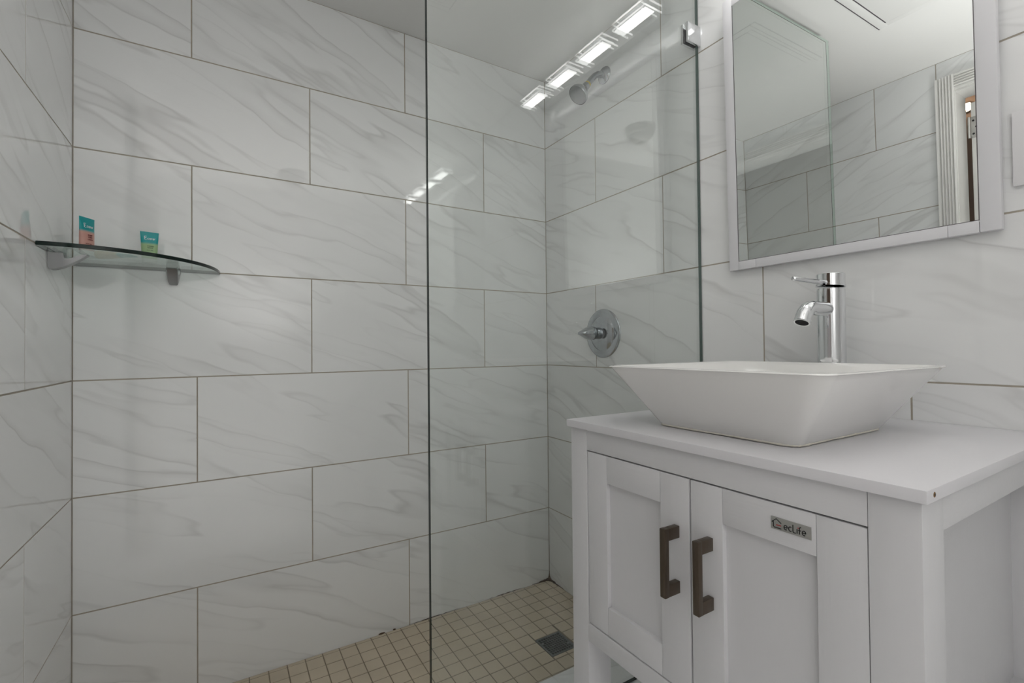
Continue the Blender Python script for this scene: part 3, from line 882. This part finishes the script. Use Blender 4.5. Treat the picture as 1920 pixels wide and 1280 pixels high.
# lever cap with its slanted skirt
mb = MB()
N = 64; rings = []
zc = ZT + .2707
for zz, rr_, sl in ((0, r, .0), (.0005, r + .0012, .0), (.0045, r + .0012, 0), (.0050, r, 0), (.0275, r, 0), (.0285, r - .001, 0)):
    ring = []
    for k in range(N):
        a = 2 * math.pi * k / N
        tilt = -.0030 * math.cos(a) * (1 - zz / .0285)
        ring.append(Vector((FX + rr_ * math.cos(a), FY + rr_ * math.sin(a), zc + zz + .003 + tilt)))
    rings.append(ring)
mb.loft(rings, M_CHROME); mb.build('lever_cap', fc)
mb = MB(); zl = .2060
mb.tube([(FX - .018, FY, zl), (FX - .030, FY, zl), (-.150, FY, zl), (-.208, FY, zl + .0006), (-.2145, FY, zl + .0006), (-.2165, FY, zl + .0006)], [.0068, .0056, .0050, .0048, .0044, .002], M_CHROME, n=20)
mb.build('lever', fc)
mb = MB()
zs = .1505; pts = [(FX - .010, FY, zs), (FX - .05, FY, zs), (-.150, FY, zs)]
for i in range(1, 9):
    a = math.radians(62 * i / 8); pts.append((-.150 - .034 * math.sin(a), FY, zs - .034 * (1 - math.cos(a))))
dx, dz = math.cos(math.radians(62)), math.sin(math.radians(62))
ex, ez = pts[-1][0], pts[-1][2]
pts.append((ex - .010 * dx, FY, ez - .010 * dz))
mb.tube(pts, [.0148] * (len(pts) - 1) + [.0146], M_CHROME, n=36, cap1=False)
mb.build('spout', fc)
tip = Vector(pts[-1]); dv = Vector((-dx, 0, -dz))
mb = MB()
mb.lathe([(-.001, .0152), (.0035, .0154), (.0045, .0147), (.0045, .0120), (-.004, .0116)], tip, dv, M_CHROME, n=40, cap0=False, cap1=False); mb.build('aerator_ring', fc)
mb = MB(); mb.lathe([(-.0035, .0118), (-.003, .0118)], tip, dv, M_DARK, n=32); mb.build('aerator', fc)

# ------------------------------------------------------------------ mirror (hangs leaning slightly forward)
EPS = math.atan(.0205)
mi = thing('wall_mirror', 'rectangular mirror in a thin white frame hung above the sink', 'mirror', (-.004, -1.125, .274))
MY0, MY1, MH = .259, -.2585, .716         # local y of left / right outer edges, height
FWm = .0265; FT = .0165
mb = MB()
yi0, yi1 = MY0 - FWm, MY1 + .0285
mb.box((-FT, yi0, 0), (-.0005, MY0, MH), M_FRAME, .0022)
mb.box((-FT, MY1, 0), (-.0005, yi1, MH), M_FRAME, .0022)
for z0, z1 in ((0, .0215), (MH - .0225, MH)):
    ys_ = [yi0 - .0004, MY0 - .073, MY1 + .072, yi1 + .0004]
    for a, b in zip(ys_, ys_[1:]):
        mb.box((-FT, b + .0002, z0), (-.0005, a - .0002, z1), M_FRAME, .0009)
fr_o = mb.build('frame', None); fr_o.parent = mi
mb = MB(); mb.box((-FT + .0010, yi1 - .003, .0190), (-FT + .0050, yi0 + .003, MH - .020), M_MIRROR)
mg = mb.build('mirror_glass', None); mg.parent = mi
mb = MB()
for a, b, c_, d_ in ((yi1, .0215, yi1 + .0010, MH - .0225), (yi0 - .0010, .0215, yi0, MH - .0225), (yi1, .0215, yi0, .0225)):
    mb.box((-FT + .0002, a, b), (-FT + .0012, c_, d_), M_SEAM)
eg = mb.build('glass_bead', None); eg.parent = mi
mi.rotation_euler = (0, -EPS, 0)

# ------------------------------------------------------------------ vanity light
BZ = 1.0800
vl = thing('vanity_light', 'white wall bar with four lit square acrylic lamps above the mirror', 'vanity light', (0, -1.198, BZ))
mb = MB(); mb.box((-.036, -1.535, BZ), (-.0006, -.862, BZ + .048), M_LAMPBODY, .0015); mb.build('bar', vl)
for yc in (-.923, -1.108, -1.288, -1.470):
    hw = .0585
    lamp = MB()
    lamp.box((-.1100, yc - hw, BZ + .0030), (-.0362, yc + hw, BZ + .0080), M_ACRYL)
    lamp.box((-.1100, yc - hw, BZ + .0230), (-.0362, yc + hw, BZ + .0280), M_ACRYL)
    lo = lamp.build('lamp', vl, origin=(-.073, yc, BZ + .015))
    mb = MB(); mb.box((-.106, yc - hw + .004, BZ + .0010), (-.066, yc + hw - .004, BZ + .0028), M_LED); mb.build('led_panel', lo)
    mb = MB()
    for z in (BZ + .0030, BZ + .0230):
        mb.box((-.1122 + .0004, yc - hw - .0016, z), (-.1106, yc + hw + .0016, z + .0050), M_LEDEDGE)
        for ys_ in (-1, 1):
            yy = yc + ys_ * (hw + .0010)
            mb.box((-.1106, yy - .0007, z), (-.040, yy + .0007, z + .0050), M_LEDEDGE)
    mb.build('lit_edge', lo)['label'] = 'glowing edge of the acrylic plates'
    mb = MB(); mb.box((-.062, yc - hw + .012, BZ + .0085), (-.0362, yc + hw - .012, BZ + .0225), M_LAMPBODY, .001); mb.build('lamp_holder', lo)

# ------------------------------------------------------------------ light switch
sw = thing('light_switch', 'white wall switch plate to the right of the mirror', 'light switch', (0, -1.437, .41))
mb = MB(); mb.box((-.0062, -1.4780, .3455), (-.0004, -1.3945, .4755), M_PLASTIC, .0022); mb.build('plate', sw)
mb = MB(); mb.box((-.0095, -1.4530, .3775), (-.0060, -1.4200, .4435), M_PLASTIC, .0012); mb.build('rocker', sw)
